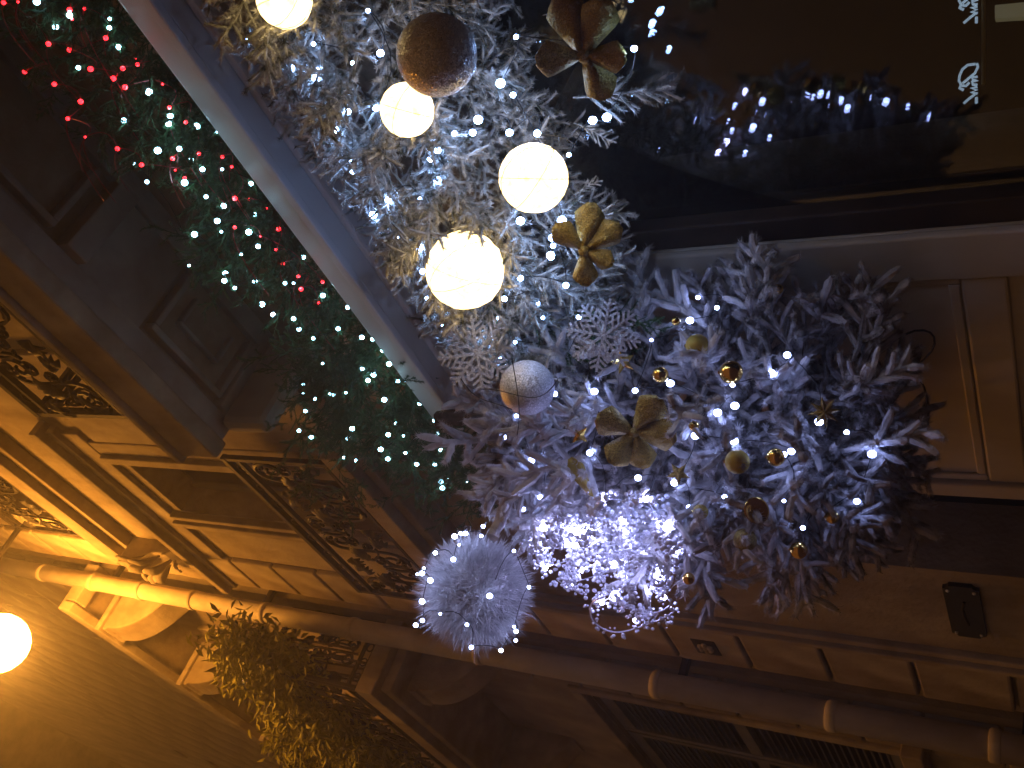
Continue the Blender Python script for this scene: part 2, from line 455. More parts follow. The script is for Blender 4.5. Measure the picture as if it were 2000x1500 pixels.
# ---- balcony over the shop: slab with coffered underside, its own iron railing
box('balcony_slab', (1.37, W + 0.02, -3, 2.04, 4.50, 4.70), 'stone', bld, 0.01)
box('balcony_edge', (1.345, 1.42, -3, 2.06, 4.455, 4.66), 'stone2', bld, 0.012)
box('balcony_edge', (1.325, 1.40, -3, 2.08, 4.655, 4.705), 'stone2', bld, 0.012)
for a in ((1.42, 1.50, -3, 2.04, 4.465, 4.502), (1.82, 1.9, -3, 2.04, 4.462, 4.502), (1.50, 1.82, 1.93, 2.04, 4.44, 4.502), (1.50, 1.82, 1.10, 1.19, 4.415, 4.502),
          (1.50, 1.82, 1.19, 1.50, 4.478, 4.502), (1.50, 1.82, 0.1, 0.19, 4.415, 4.502),
          (1.525, 1.55, 1.52, 1.92, 4.45, 4.502), (1.55, 1.80, 1.52, 1.545, 4.45, 4.502), (1.55, 1.80, 1.895, 1.92, 4.45, 4.502),
          (1.63, 1.645, 1.61, 1.84, 4.47, 4.502), (1.645, 1.76, 1.61, 1.625, 4.47, 4.502), (1.645, 1.76, 1.825, 1.84, 4.47, 4.502),
          (1.525, 1.55, 0.25, 1.05, 4.45, 4.502), (1.55, 1.80, 1.025, 1.05, 4.45, 4.502)):
    box('soffit_moulding', a, 'soffit', bld, 0.006)
box('balcony_bracket', (1.44, 1.9, 1.955, 2.03, 4.20, 4.438), 'soffit', bld, 0.03)
railing(bld, (1.385, -0.6, 4.70), 0, 2.46, 0.72)
r_end = railing(bld, (1.385, 1.85, 4.70), -math.pi / 2, 0.5, 0.72)

# ---- neighbouring building, left of the pipe
nb = thing('neighbouring_building', 'stone house beyond the drainpipe with corbelled balconies and louvred shutters', 'building')
holes2 = [(5.23, 6.75, 2.50, 4.36), (5.6, 7.0, 5.6, 8.1)]
build('wall', wall_mesh(4.62, 30, 0, 22, holes2, W, W + 0.35), 'stone', nb)
zz = 0.02
qm2 = []
for k in range(2):
    b_ = MB(); b_.box(-0.02, 0.02, -0.22, 0.22, -0.158, 0.158)
    me = b_.mesh('stone_block'); me.materials.append(M['stone2']); qm2.append(me)
while zz < 5.2:
    o = link('stone_block', R.choice(qm2), nb)
    o.location = (W - 0.014 + R.uniform(-0.004, 0.003), 4.93, zz + 0.165)
    bv = o.modifiers.new('bevel', 'BEVEL'); bv.width = 0.010; bv.segments = 2
    zz += 0.332
zz = 8.9
qm3 = []
for k in range(3):
    b_ = MB(); b_.box(-0.02, 0.02, -0.44, 0.44, -0.188, 0.188)
    me = b_.mesh('stone_block'); me.materials.append(M['stone']); qm3.append(me)
row = 0
while zz < 15:
    for k in range(8):
        y = 5.1 + k * 0.9 - (0.45 if row % 2 else 0)
        if y < 4.75 + 0.3: continue
        o = link('stone_block', R.choice(qm3), nb)
        o.location = (W - 0.014 + R.uniform(-0.004, 0.003), y, zz + 0.195)
        bv = o.modifiers.new('bevel', 'BEVEL'); bv.width = 0.008; bv.segments = 1
    zz += 0.39; row += 1
for nm, a, mt in (('balcony_slab', (1.40, 1.93, 4.68, 8.5, 5.46, 5.60), 'stone2'), ('balcony_slab', (1.46, 1.93, 4.74, 8.5, 5.38, 5.458), 'stone2'),
                  ('balcony_slab', (1.49, 1.93, 4.60, 9.0, 8.60, 8.74), 'stone2'), ('balcony_edge', (1.485, 1.56, 4.58, 9.0, 8.56, 8.70), 'stone2'), ('balcony_edge', (1.57, 1.9, 4.58, 4.70, 8.555, 8.70), 'stone2'),
                  ('window_moulding', (1.85, 1.93, 5.15, 5.225, 2.42, 4.44), 'stone2'), ('window_moulding', (1.85, 1.93, 5.23, 6.9, 4.37, 4.45), 'stone2'), ('window_sill', (1.80, 1.95, 5.08, 6.9, 2.38, 2.49), 'stone2'),
                  ('window_moulding', (1.86, 1.93, 5.50, 5.59, 5.6, 8.2), 'stone2')):
    box(nm, a, mt, nb, 0.01)
win = box('window', (2.12, 2.16, 5.6, 7.0, 5.6, 8.1), 'darkwood', nb, 0)
# louvred shutters
slat = MB(); slat.box(-0.02, 0.02, -0.31, 0.31, -0.004, 0.004)
slat_me = slat.mesh('slat'); slat_me.materials.append(M['shutter'])
for y0 in (5.245, 5.985):
    sh = box('shutter', (1.99, 2.0, y0 + 0.02, y0 + 0.70, 2.51, 4.35), 'darkwood', nb, 0)
    for a in ((1.93, 1.985, y0, y0 + 0.05, 2.505, 4.355), (1.93, 1.985, y0 + 0.67, y0 + 0.72, 2.505, 4.355), (1.932, 1.985, y0 + 0.05, y0 + 0.67, 2.505, 2.60), (1.932, 1.985, y0 + 0.05, y0 + 0.67, 4.26, 4.355), (1.932, 1.985, y0 + 0.05, y0 + 0.67, 3.40, 3.48)):
        f = box('shutter_frame', a, 'shutter', None, 0.004); f.parent = sh; f.location -= sh.location
    z = 2.63
    while z < 4.25:
        if not 3.36 < z < 3.52:
            s_ = link('slat', slat_me, sh); s_.location = Vector((1.96, y0 + 0.36, z)) - sh.location; s_.rotation_euler = (0, rad(-38), 0)
        z += 0.042
# scrolled corbels under the upper balcony
def corbel_mesh(w):
    prof = []                                   # side outline (x from wall outward is negative)
    for i in range(15):
        t = i / 14
        prof.append((-0.02 - 0.36 * (math.sin(t * math.pi / 2) ** 1.6), -0.62 + 0.52 * t ** 1.0 - 0.10 * math.sin(t * math.pi)))
    prof += [(-0.40, -0.09), (-0.40, 0.0), (0.02, 0.0), (0.02, -0.62)]
    mb = MB(); n = len(prof)
    mb.v = [(x, -w / 2, z) for x, z in prof] + [(x, w / 2, z) for x, z in prof]
    mb.f = [(i, (i + 1) % n, (i + 1) % n + n, i + n) for i in range(n)] + [tuple(range(n - 1, -1, -1)), tuple(range(n, 2 * n))]
    me = mb.mesh('corbel'); me.materials.append(M['stone2']); return me
cm = corbel_mesh(0.24)
for y in (5.02, 6.05, 7.3):
    o = link('corbel', cm, nb); o.location = (W, y, 8.56)
    bv = o.modifiers.new('bevel', 'BEVEL'); bv.width = 0.012; bv.segments = 2
    for k, a in enumerate(((1.475, 1.86, y - 0.15, y + 0.15, 8.50, 8.557),)):
        f = box('corbel_cap', a, 'stone2', None, 0.008); f.parent = o; f.location -= o.location
for y in (5.0, 6.4):
    o = link('corbel', cm, nb); o.location = (W, y, 5.38); o.scale = (0.9, 0.9, 0.8)
railing(nb, (1.43, 4.74, 5.60), 0, 2.6, 0.88)
railing(nb, (1.43, 4.745, 5.60), -math.pi / 2, 0.46, 0.88)

box('added_eaves', (0.80, 2.2, 4.62, 30, 20.0, 20.4), 'stone', nb, 0.02)  # added overhang, hides the bright sky above the walls
box('added_eaves', (0.80, 2.2, -4, 4.52, 20.0, 20.4), 'stone', bld, 0.02)  # same added overhang over the shop house
# ---- drainpipe
dp = thing('drainpipe', 'thick cream drainpipe with collars running up between the two houses', 'drainpipe', loc=(1.76, 4.60, 0))
mb = MB(); mb.tube([(0, 0, 0), (0, 0, 12)], 0.068, 20); build('pipe', mb, 'pipe', dp, True)
for z in (1.78, 2.02, 2.72, 3.62, 4.75, 5.75, 6.55, 7.3, 7.9, 8.5, 9.2):
    mb = MB(); h = 0.05
    mb.lathe([(0.069, -h / 2), (0.075, -h / 2 + 0.006), (0.075, h / 2 - 0.006), (0.069, h / 2)], 20, Matrix.Translation((0, 0, z)))
    build('collar', mb, 'pipe', dp, True)
for z in (1.9, 3.5, 5.0, 6.6, 8.3):
    o = box('wall_clip', (0.05, 0.17, -0.02, 0.02, z - 0.02, z + 0.02), 'iron', dp, 0.003)

# ------------------------------------------------------------------ shopfront
shop = thing('shopfront', 'cream painted shopfront with white cornice board and dark display window', 'shopfront')
XS = 1.80
bmz = 3.43
box('cornice_board', (1.55, 1.89, -2.0, 2.08, bmz, bmz + 0.105), 'white', shop, 0.010)
box('cornice_lip', (1.538, 1.565, -2.0, 2.092, bmz - 0.006, bmz + 0.022), 'white', shop, 0.005)
box('cornice_bead', (1.625, 1.89, -2.0, 2.04, bmz - 0.030, bmz - 0.001), 'white', shop, 0.010)
box('frieze', (1.80, 1.895, -2.0, 2.66, 3.30, bmz - 0.032), 'paint', shop, 0.006)
box('pilaster', (XS, W - 0.002, 1.60, 2.66, 0, 3.298), 'paint', shop, 0.008)
for a in ((1.775, XS - 0.001, 1.60, 1.745, 0, 3.29), (1.772, XS - 0.001, 2.60, 2.668, 0, 3.29), (1.785, XS - 0.001, 1.747, 2.598, 1.80, 1.90), (1.788, XS - 0.001, 2.57, 2.598, 1.902, 3.29), (1.788, XS - 0.001, 1.747, 1.772, 1.902, 3.29), (1.790, XS - 0.001, 1.775, 2.568, 1.905, 1.93)):
    box('panel_moulding', a, 'paint', shop, 0.007)
wf = box('window_frame', (1.80, 1.90, 1.525, 1.598, 0.5, 3.298), 'darkwood', shop, 0.006)
box('window_frame', (1.81, 1.90, -2, 1.524, 0.44, 0.55), 'darkwood', shop, 0.006)
box('window_frame', (1.81, 1.90, -2, 1.524, 3.2, 3.298), 'darkwood', shop, 0.006)
box('pane', (1.846, 1.854, -2, 1.524, 0.551, 3.199), 'glass', shop, 0)
# the room behind the glass
rm = MB()
rm.box(3.6, 3.7, -3, 4, 0, 3.5); rm.box(1.96, 3.6, 1.75, 1.85, 0, 3.5); rm.box(1.96, 3.6, -3.1, -3, 0, 3.5)
rm.box(1.96, 3.6, -3, 1.75, 3.4, 3.5); rm.box(1.96, 3.6, -3, 1.75, 0.3, 0.4)
build('shop_room', rm, 'interior', shop)

# plate on the wall, carved plaque, hole
pl = thing('wall_plaque', 'black screwed plaque with curved-in corners on plain wall beside dark doorway', 'plaque', loc=(W - 0.012, 3.63, 2.065))
mb = MB(); outl = []
hw, hh, cr = 0.20, 0.062, 0.022
for (cx, cz, a0) in ((-hw, -hh, 90), (hw, -hh, 180), (hw, hh, 270), (-hw, hh, 360)):
    for k in range(6):
        a = rad(a0 - 18 * k)
        outl.append((cx + cr * math.cos(a), cz + cr * math.sin(a)))
n = len(outl)
mb.v = [(-0.006, u, v) for u, v in outl] + [(0.012, u, v) for u, v in outl]
mb.f = [tuple(range(n)), tuple(range(2 * n - 1, n - 1, -1))] + [(i, i + n, (i + 1) % n + n, (i + 1) % n) for i in range(n)]
build('plate', mb, 'black', pl)
for u in (-0.165, 0.165):
    for v in (-0.045, 0.045):
        mb = MB(); mb.sphere((-0.008, u, v), 0.007); build('screw', mb, 'silverglit', pl, True)
mb = MB(); mb.tube([(-0.008, -0.09, -0.006), (-0.008, -0.03, 0.006), (-0.008, 0.03, 0.004), (-0.008, 0.09, -0.004)], 0.006, 6)
build('raised_mark', mb, 'iron', pl)
cp = thing('relief_plaque', 'small square relief tile set in a stone block beside the drainpipe', 'plaque', loc=(W - 0.04, 4.26, 3.28))
box('tile', (-0.004, 0.012, -0.075, 0.075, -0.062, 0.062), 'iron', cp, 0.004)
mb = MB()
for k in range(6):
    a = k * math.pi / 3
    mb.sphere((-0.006, 0.032 * math.cos(a), 0.028 * math.sin(a)), 0.015, 7, 5)
mb.sphere((-0.008, 0, 0), 0.014, 7, 5)
build('rosette', mb, 'stone2', cp, True)

# ------------------------------------------------------------------ street lamp
LP = Vector((0.98, 4.03, 8.22))
lamp = thing('street_lamp', 'glowing amber street lamp globe on a wall bracket high above the drainpipe', 'street lamp', loc=LP)
mb = MB(); mb.sphere((0, 0, 0), 0.205, 20, 10); build('globe', mb, 'lamp', lamp, True)
mb = MB(); mb.lathe([(0.02, 0.36), (0.05, 0.33), (0.09, 0.24), (0.13, 0.185), (0.10, 0.17)], 16); build('cap', mb, 'iron', lamp, True)
mb = MB(); mb.tube(bez((0, 0, 0.35), (0, 0, 0.62), (0.35, 0, 0.72), (0.92, 0, 0.72), 12), 0.022, 8); build('bracket_arm', mb, 'iron', lamp, True)

# ------------------------------------------------------------------ branches
def needles(mb, pts, n, ln, w, lean=0.7, taper=True):
    "short needles all round a twig, one triangle each"
    for _ in range(n):
        t = R.random() * (len(pts) - 1); i = int(t); f_ = t - i
        p = pts[i].lerp(pts[min(i + 1, len(pts) - 1)], f_)
        d = (pts[min(i + 1, len(pts) - 1)] - pts[i]).normalized()
        q = d.orthogonal().normalized(); q.rotate(Matrix.Rotation(R.uniform(0, 6.28), 3, d))
        dir_ = (q + d * R.uniform(lean * 0.5, lean * 1.4)).normalized()
        L = ln * R.uniform(0.65, 1.15)
        sd = dir_.cross(d + Vector((R.uniform(-.4, .4), R.uniform(-.4, .4), R.uniform(-.4, .4))))
        sd = sd.normalized() if sd.length > 1e-5 else q
        mb.add([tuple(p - sd * w / 2), tuple(p + sd * w / 2), tuple(p + dir_ * L)], [(0, 1, 2)])
def twig_path(p0, d, L, bend, n=5):
    pts = [Vector(p0)]; d = Vector(d).normalized()
    for i in range(n):
        d = (d + Vector((R.uniform(-1, 1), R.uniform(-1, 1), R.uniform(-1, 1))) * bend).normalized()
        pts.append(pts[-1] + d * (L / n))
    return pts
def bough(kind, L):
    mb = MB()
    stem = twig_path((0, 0, 0), (0, 0, 1), L, 0.12, 6)
    if kind == 'soft':          # needles under a dusting of flock
        ntw, tl, core, nn, nl, nw = 15, 0.30 * L + 0.02, 0.0030, 110, 0.0125, 0.0021
    elif kind == 'finger':      # thick snow-covered fingers
        ntw, tl, core, nn, nl, nw = 9, 0.42 * L + 0.02, 0.0078, 230, 0.0190, 0.0019
    else:                       # plain green fir
        ntw, tl, core, nn, nl, nw = 8, 0.36 * L, 0.0016, 70, 0.017, 0.0020
    runs = [stem]
    for k in range(ntw):
        t = (0.18 + 0.74 * k / (ntw - 1)) * (len(stem) - 1); i = int(t)
        p = stem[i].lerp(stem[min(i + 1, len(stem) - 1)], t - i)
        a = k * 2.4 + R.uniform(-.5, .5)
        flat = 0.55 if kind == 'green' else 0.85
        d = Vector((math.cos(a), math.sin(a) * flat, R.uniform(0.75, 1.25)))
        runs.append(twig_path(p, d, tl * R.uniform(0.75, 1.1) * (1 - 0.35 * k / ntw), 0.16, 5))
    for j, pts in enumerate(runs):
        m_ = len(pts)
        rs = [core * (1.0 if i else 0.6) * R.uniform(0.85, 1.2) * (0.62 if i == m_ - 1 else 1) for i in range(m_)]
        mb.tube(pts, rs, 6 if kind == 'finger' else 5, 0.22 if kind != 'green' else 0)
        needles(mb, pts, nn if j else int(nn * 1.6), nl, nw, 0.8 if kind != 'green' else 1.0)
    return mb
def bough_set(kind, mat, count, L):
    out = []
    for k in range(count):
        me = bough(kind, L).mesh('branch'); me.materials.append(M[mat]); out.append(me)
    return out
soft_m = bough_set('soft', 'flock', 6, 0.20)
finger_m = bough_set('finger', 'snow', 6, 0.19)
fingerdim_m = bough_set('finger', 'snowdim', 5, 0.19)
green_m = bough_set('green', 'needle', 5, 0.22)
def put_branch(parent, me, p, d, sc):
    o = link('branch', me, parent)
    mm = rot_to(d, R.uniform(0, 6.28)); 
    o.matrix_local = Matrix.Translation(Vector(p) - parent.location) @ mm @ Matrix.Diagonal((sc, sc, sc, 1))
    return o

def inner_mass(parent, meshes, mat, spots):
    "the crowded inner twigs nobody could count, one mesh"
    mb = MB()
    for p, d, sc in spots:
        me = R.choice(meshes); mm = Matrix.Translation(Vector(p) - parent.location) @ rot_to(d, R.uniform(0, 6.28)) @ Matrix.Diagonal((sc, sc, sc, 1))
        mb.add([tuple(mm @ v.co) for v in me.vertices], [tuple(f.vertices) for f in me.polygons])
    o = build('inner_twigs', mb, mat, parent); o['kind'] = 'stuff'
# bulbs
def bulb_mesh(mat):
    bm = bmesh.new(); bmesh.ops.create_icosphere(bm, subdivisions=2, radius=1.0)
    me = bpy.data.meshes.new('bulb'); bm.to_mesh(me); bm.free()
    me.polygons.foreach_set('use_smooth', [True] * len(me.polygons)); me.materials.append(M[mat]); return me
BW, BV, BR = bulb_mesh('led'), bulb_mesh('ledblue'), bulb_mesh('ledred')
BG, BB, BS = bulb_mesh('ledgreen'), bulb_mesh('ledball'), bulb_mesh('ledswag')
def light_string(name, label, pts, me, r, cable='cable', sag=0.03, cr=0.0011, group=None, order=True):
    t = thing(name, label, 'string lights', group, loc=pts[0])
    P = [Vector(p) for p in pts]
    if order:
        seq = [P[0]]; rest = P[1:]
        while rest:
            k = min(range(len(rest)), key=lambda i: (rest[i] - seq[-1]).length)
            seq.append(rest.pop(k))
    else: seq = P
    mb = MB(); line = []
    for a, b in zip(seq, seq[1:]):
        L = (b - a).length
        if L > 0.38:
            if len(line) > 1: mb.tube(line, cr, 4)
            line = []; continue
        off = Vector((R.uniform(0.0, 0.03), R.uniform(-.02, .02), -sag * R.uniform(0.2, 1)))
        for i in range(5):
            u = i / 5; line.append(a.lerp(b, u) + off * math.sin(u * math.pi) + Vector((0.004, 0, 0)))
    if len(line) > 1: mb.tube(line, cr, 4)
    if mb.v:
        c = build('cable', mb, cable, t); c.location = -t.location
    for p in P:
        o = link('bulb', me, t); s = r * R.choice((0.6, 0.8, 1.0, 1.0, 1.15, 1.3))
        o.location = p - t.location; o.scale = (s, s, s * 1.15)
    return t

def px(lst, ox, oy, sc): return [(ox + a * sc, oy + b * sc) for a, b in lst]
# ------------------------------------------------------------------ green garland lying on the cornice
Z1 = [(612,105),(610,155),(388,85),(310,150),(660,263),(437,378),(690,672),(830,512),(880,840),(1000,830),(750,915),(820,1015),(1068,893),(1030,1020),(1240,945),(1400,1025),(1150,1098),(1247,1150),(1212,1233),(1235,1293),(1388,1295),(1085,1308),(1345,1420),(1692,1435),(1440,1375),(1055,1482),(1420,1197),(1130,945),(950,645),(940,690),(1205,740),(1097,705),(205,10)]
Z4 = [(1258,98),(1252,138),(1310,178),(1425,142),(1590,152),(1638,152),(1802,220),(1940,287),(1462,270),(1524,327),(1638,350),(1668,408),(1887,407),(1748,460),(1800,600),(1693,717),(1692,768),(1757,797),(1840,770),(1863,775),(1930,763),(1705,865),(1965,963),(1737,1010),(1668,975),(1940,1015),(1918,1125),(1988,1142)]
Z5 = [(172,692),(305,740),(365,750),(422,812),(457,888),(307,917),(370,948),(340,980),(505,985),(547,978),(430,1088),(627,1110),(498,1220),(452,1283),(537,1290),(410,1365),(548,1385),(450,1418),(610,1447),(712,1203),(727,1277),(745,1368),(712,1450),(933,1163),(955,1447),(980,1412),(968,1495)]
Z8 = [(285,18),(403,103),(440,88),(410,133),(532,103),(597,58),(700,103)]
RED = [(100,10),(388,55),(403,108),(472,47),(590,212),(270,245),(388,278),(755,325),(768,360),(685,382),(505,385),(303,470),(632,438),(698,487),(907,470),(450,567),(475,765),(945,600),(1037,682),(655,830),(378,662),(1110,858),(963,885),(978,950),(1030,993),(1240,875),(1293,930),(1310,1107),(1392,1112),(1485,1165),(1310,1268),(1555,1278),(1452,1320),(1540,1393),(1578,1470),(790,920),(138,400),(20,15)]
RED4 = [(1578,43),(1665,115),(1800,145),(1680,185),(1778,262)]
wpx = px(Z1, 0, 0, .35) + px(Z4, 0, 500, .35) + px(Z5, 600, 400, .35) + px(Z8, 700, 900, .4)
rpx = px(RED, 0, 0, .35) + px(RED4, 0, 500, .35)
GP = lambda: R.uniform(1.40, 1.50)
def over_cornice(a, b):
    d = ray(a, b); return at(a, b, max(GP(), 2.0 * d.x / d.z))
wpts = [over_cornice(a, b) for a, b in wpx]
rpts = [over_cornice(a, b) for a, b in rpx]
light_string('white_light_string', 'cold white fairy lights in the green fir garland above the white cornice', wpts, BG, 0.0062)
light_string('red_light_string', 'red fairy lights tangled in the upper end of the green garland', rpts, BR, 0.0047, cable='redwire')
gg = thing('green_garland', 'dark green fir garland lying along the top of the white cornice', 'garland', loc=(1.7, 1.0, 3.55))
mb = MB(); mb.tube([(1.72, -0.3 + 0.25 * i, 3.60 + 0.02 * math.sin(i * 2.1)) for i in range(11)] + [(1.6, 2.3, 3.55)], 0.02, 6, 0.2)
c = build('stem', mb, 'bark', gg); c.location = -gg.location
nbr = 0
for j_, p in enumerate(wpts + rpts):
    for k in range(2 if j_ < len(wpts) else 1):
        base = Vector((R.uniform(1.58, 1.76), p.y + R.uniform(-.14, .10), R.uniform(3.56, 3.64)))
        tip = p + Vector((R.uniform(-.01, .05), R.uniform(-.07, .07), R.uniform(-.03, .06)))
        tip.z = max(tip.z, EYE.z + tip.x * 1.33)
        base.z = max(base.z, EYE.z + base.x * 1.22)
        d = tip - base; L = d.length
        sc = min(1.15, max(0.45, L / 0.22))
        put_branch(gg, R.choice(green_m), tip - d.normalized() * 0.20 * sc * (1 if k else 1.15), d + Vector((-.05, 0, R.uniform(-.12, .05))), sc)
        nbr += 1
for i in range(40):
    y = R.uniform(0.1, 2.15)
    put_branch(gg, R.choice(green_m), (R.uniform(1.68, 1.8), y, 3.62), (R.uniform(-.5, .1), R.uniform(-.5, .7), R.uniform(0.5, 1.0)), R.uniform(.7, 1.1))
spots = []
for i in range(120):
    a, b = R.uniform(560, 960), R.uniform(640, 965)
    lim = (b - 830) / 1.407 + 825            # stay on the street side of the cornice
    if a > lim - 20 and b < 850: a = lim - R.uniform(20, 160)
    q = at(a, b, R.uniform(1.44, 1.54))
    spots.append((q, (R.uniform(-.4, .2), R.uniform(-.3, .9), R.uniform(-.3, .7)), R.uniform(.55, .95)))
for i in range(70):
    q = rpts[R.randrange(len(rpts))] if R.random() < .5 else wpts[R.randrange(40)]
    spots.append((q + Vector((.06, R.uniform(-.08, .08), R.uniform(0, .06))), (R.uniform(-.5, .2), R.uniform(-.6, .6), R.uniform(.1, .9)), R.uniform(.5, .8)))
inner_mass(gg, green_m, 'needle', spots)
# loose red tinsel wires
for i in range(26):
    a = R.choice(rpx); dx_ = R.uniform(-10, 80); b = (a[0] + dx_, a[1] + max(50, dx_ * 1.6) + R.uniform(10, 60))
    p0, p3 = over_cornice(*a), over_cornice(*b)
    mb = MB(); mb.tube(bez(p0, p0 + Vector((-.02, .03, .06)), p3 + Vector((-.03, -.02, -.05)), p3, 9), 0.0011, 4)
    w_ = build('tinsel_wire', mb, 'redwire', gg); w_.location = -gg.location

# ------------------------------------------------------------------ flocked garland under the cornice
F2 = [(237,222),(607,245),(483,380),(628,388),(620,437),(825,352),(980,297),(910,60),(797,623),(730,725),(813,885),(822,962),(1023,1115),(1200,1110),(1260,887),(1298,1005),(1393,745),(1495,740),(1525,668),(1650,465),(1720,530),(1737,205),(1700,740),(1855,745),(955,603),(1070,1340),(1930,1425),(1200,1380),(1300,840),(940,1200)]
F5 = [(490,195),(643,372),(670,522),(1100,525),(750,667),(803,670),(1160,767),(1067,632),(1315,630),(1515,627),(1433,868),(1083,863),(1118,895),(1190,410),(1360,290),(1370,185),(1425,90),(1190,90),(1443,450),(1290,550),(1017,745)]
F3 = [(315,470),(370,458),(222,605),(477,190),(15,145),(160,960),(195,860)]
fpx = px(F2, 400, 0, .35) + px(F5, 600, 400, .35) + px(F3, 1000, 0, .5)
fpts = [at(a, b, 1.40 + R.uniform(-.02, .04)) for a, b in fpx]
light_string('white_light_string', 'cold white fairy lights in the snowy garland under the cornice', fpts, BW, 0.0064, cable='cable')
fg = thing('flocked_garland', 'thick snow-flocked fir garland hanging under the white cornice across the window top', 'garland', loc=(1.65, 1.0, 3.0))
mb = MB(); mb.tube([(1.66, -0.4 + 0.22 * i, 3.0 + 0.03 * math.sin(i * 1.7)) for i in range(11)], [0.10 + 0.02 * math.sin(i * 3) for i in range(11)], 8, 0.2)
c = build('stem', mb, 'bark', fg); c.location = -fg.location
def gar_prof(y):
    "vertical centre and half-height of the garland along the window"
    if y < 1.35: return 2.98, 0.33
    t = min(1, (y - 1.35) / 0.5)
    return 2.98 + 0.10 * t, 0.33 - 0.14 * t
for i in range(292):
    y = R.uniform(0.22, 1.80)
    zc, hh = gar_prof(y)
    a = R.uniform(-0.62, 0.62) * math.pi
    depth = R.choice((0.5, 0.75, 0.95))
    ux, uz = -math.cos(a), math.sin(a)
    p = Vector((1.62 + ux * 0.17 * depth, y, zc + uz * hh * 0.62 * depth))
    d = Vector((ux * 0.9, R.uniform(-.6, .6), uz * 1.0 + R.uniform(-.35, .25)))
    sc = R.uniform(0.75, 1.15)
    tip = p + d.normalized() * 0.2 * sc
    for _ in range(6):
        if (tip.z - EYE.z) / tip.x < 1.10 and (p.z - EYE.z) / p.x < 1.08: break
        p.z -= 0.05; d.z -= 0.25; tip = p + d.normalized() * 0.2 * sc
    if tip.x > 1.80: d.x = -0.2
    put_branch(fg, R.choice(soft_m), p, d, sc)
spots = []
for i in range(130):
    y = R.uniform(0.2, 1.8); zc, hh = gar_prof(y); a = R.uniform(-0.6, 0.6) * math.pi
    p = Vector((1.66 - math.cos(a) * 0.06, y, zc - 0.05 + math.sin(a) * hh * 0.40))
    spots.append((p, (-abs(math.cos(a)), R.uniform(-1, 1), math.sin(a) - 0.25), 0.9))
inner_mass(fg, soft_m, 'flock', spots)
# longer sprays reaching down in front of the glass
for (a, b, c_, d_) in ((1120, 190, 1320, 190), (1120, 240, 1200, 270), (1100, 420, 1230, 415), (1120, 380, 1170, 350), (1060, 30, 1110, 20), (1120, 590, 1200, 500)):
    p0, p1 = at(a, b, 1.48), at(c_, d_, 1.50)
    put_branch(fg, R.choice(soft_m), p0, p1 - p0, min(1.3, (p1 - p0).length / 0.2))

# green corner sprigs where both garlands meet the swag
cg = thing('corner_sprig', 'bare green fir sprigs at the end of the white cornice', 'garland', loc=(1.6, 1.9, 3.3))
for i in range(70):
    q = at(R.uniform(830, 1230), R.uniform(600, 800), R.uniform(1.5, 1.62))
    if (q.z - EYE.z) / q.x > 1.0: continue
    put_branch(cg, R.choice(green_m), q, (R.uniform(-.3, -.05), R.uniform(-.6, .7), R.uniform(-.9, -.1)), R.uniform(.55, .95))
for i in range(26):
    q = at(R.uniform(880, 1000), R.uniform(800, 960), R.uniform(1.42, 1.55))
    put_branch(cg, R.choice(green_m), q, (R.uniform(-.6, -.1), R.uniform(-.6, .7), R.uniform(-.7, .4)), R.uniform(.6, 1.0))

# ------------------------------------------------------------------ flocked swag hanging at the corner
S6 = [(585,180),(667,225),(550,280),(383,365),(465,553),(313,585),(135,588),(903,510),(972,430),(735,560),(745,650),(670,680),(742,803),(573,780),(115,855),(325,963),(482,985),(700,1045),(958,1063),(1230,765),(1110,720),(955,862),(990,848),(545,1090),(1275,1065),(1160,1100),(180,1055),(360,1047),(1040,1180),(1340,860)]
S8 = [(845,3),(757,138),(887,178),(805,237)]
S5 = [(1380,1055),(1295,1102),(1067,1088),(1170,1177),(1250,1428),(1578,1385),(1095,1297),(1830,1037)]
spx = px(S6, 1100, 500, .45) + px(S8, 700, 900, .4) + px(S5, 600, 400, .35)
AX, AY = 1.46, 1.93
def swag_r(z):
    if z > 2.75: return 0.34 - 0.10 * min(1, (z - 2.75) / 0.4)
    if z > 2.15: return 0.34 + 0.05 * math.sin((z - 2.15) / 0.6 * math.pi)
    return 0.34 - 0.16 * (2.15 - z) / 0.3
def swag_at(a, b, out=0.0):
    "where the sight line meets the swag's rounded outside"
    d = ray(a, b)
    best = None
    for k in range(200):
        p = 1.0 + 0.7 * k / 199
        q = EYE + d * (p / d.x)
        r = swag_r(q.z) + out
        if (q.x - AX) ** 2 + (q.y - AY) ** 2 < r * r: return q
        e = math.hypot(q.x - AX, q.y - AY) - r
        if best is None or e < best[0]: best = (e, q)
    return best[1]
spts = [swag_at(a, b) for a, b in spx]
light_string('white_light_string', 'cold white fairy lights wound through the snowy corner swag', spts, BS, 0.0062)
sw = thing('flocked_swag', 'bushy hanging fir swag with thick snowy fingers at the shop corner', 'swag', loc=(AX, AY, 2.5))
mb = MB(); mb.tube([(AX + 0.03 * math.sin(i), AY, 3.40 - 0.15 * i) for i in range(9)], [0.03] * 9, 8, 0.2)
c = build('stem', mb, 'bark', sw); c.location = -sw.location
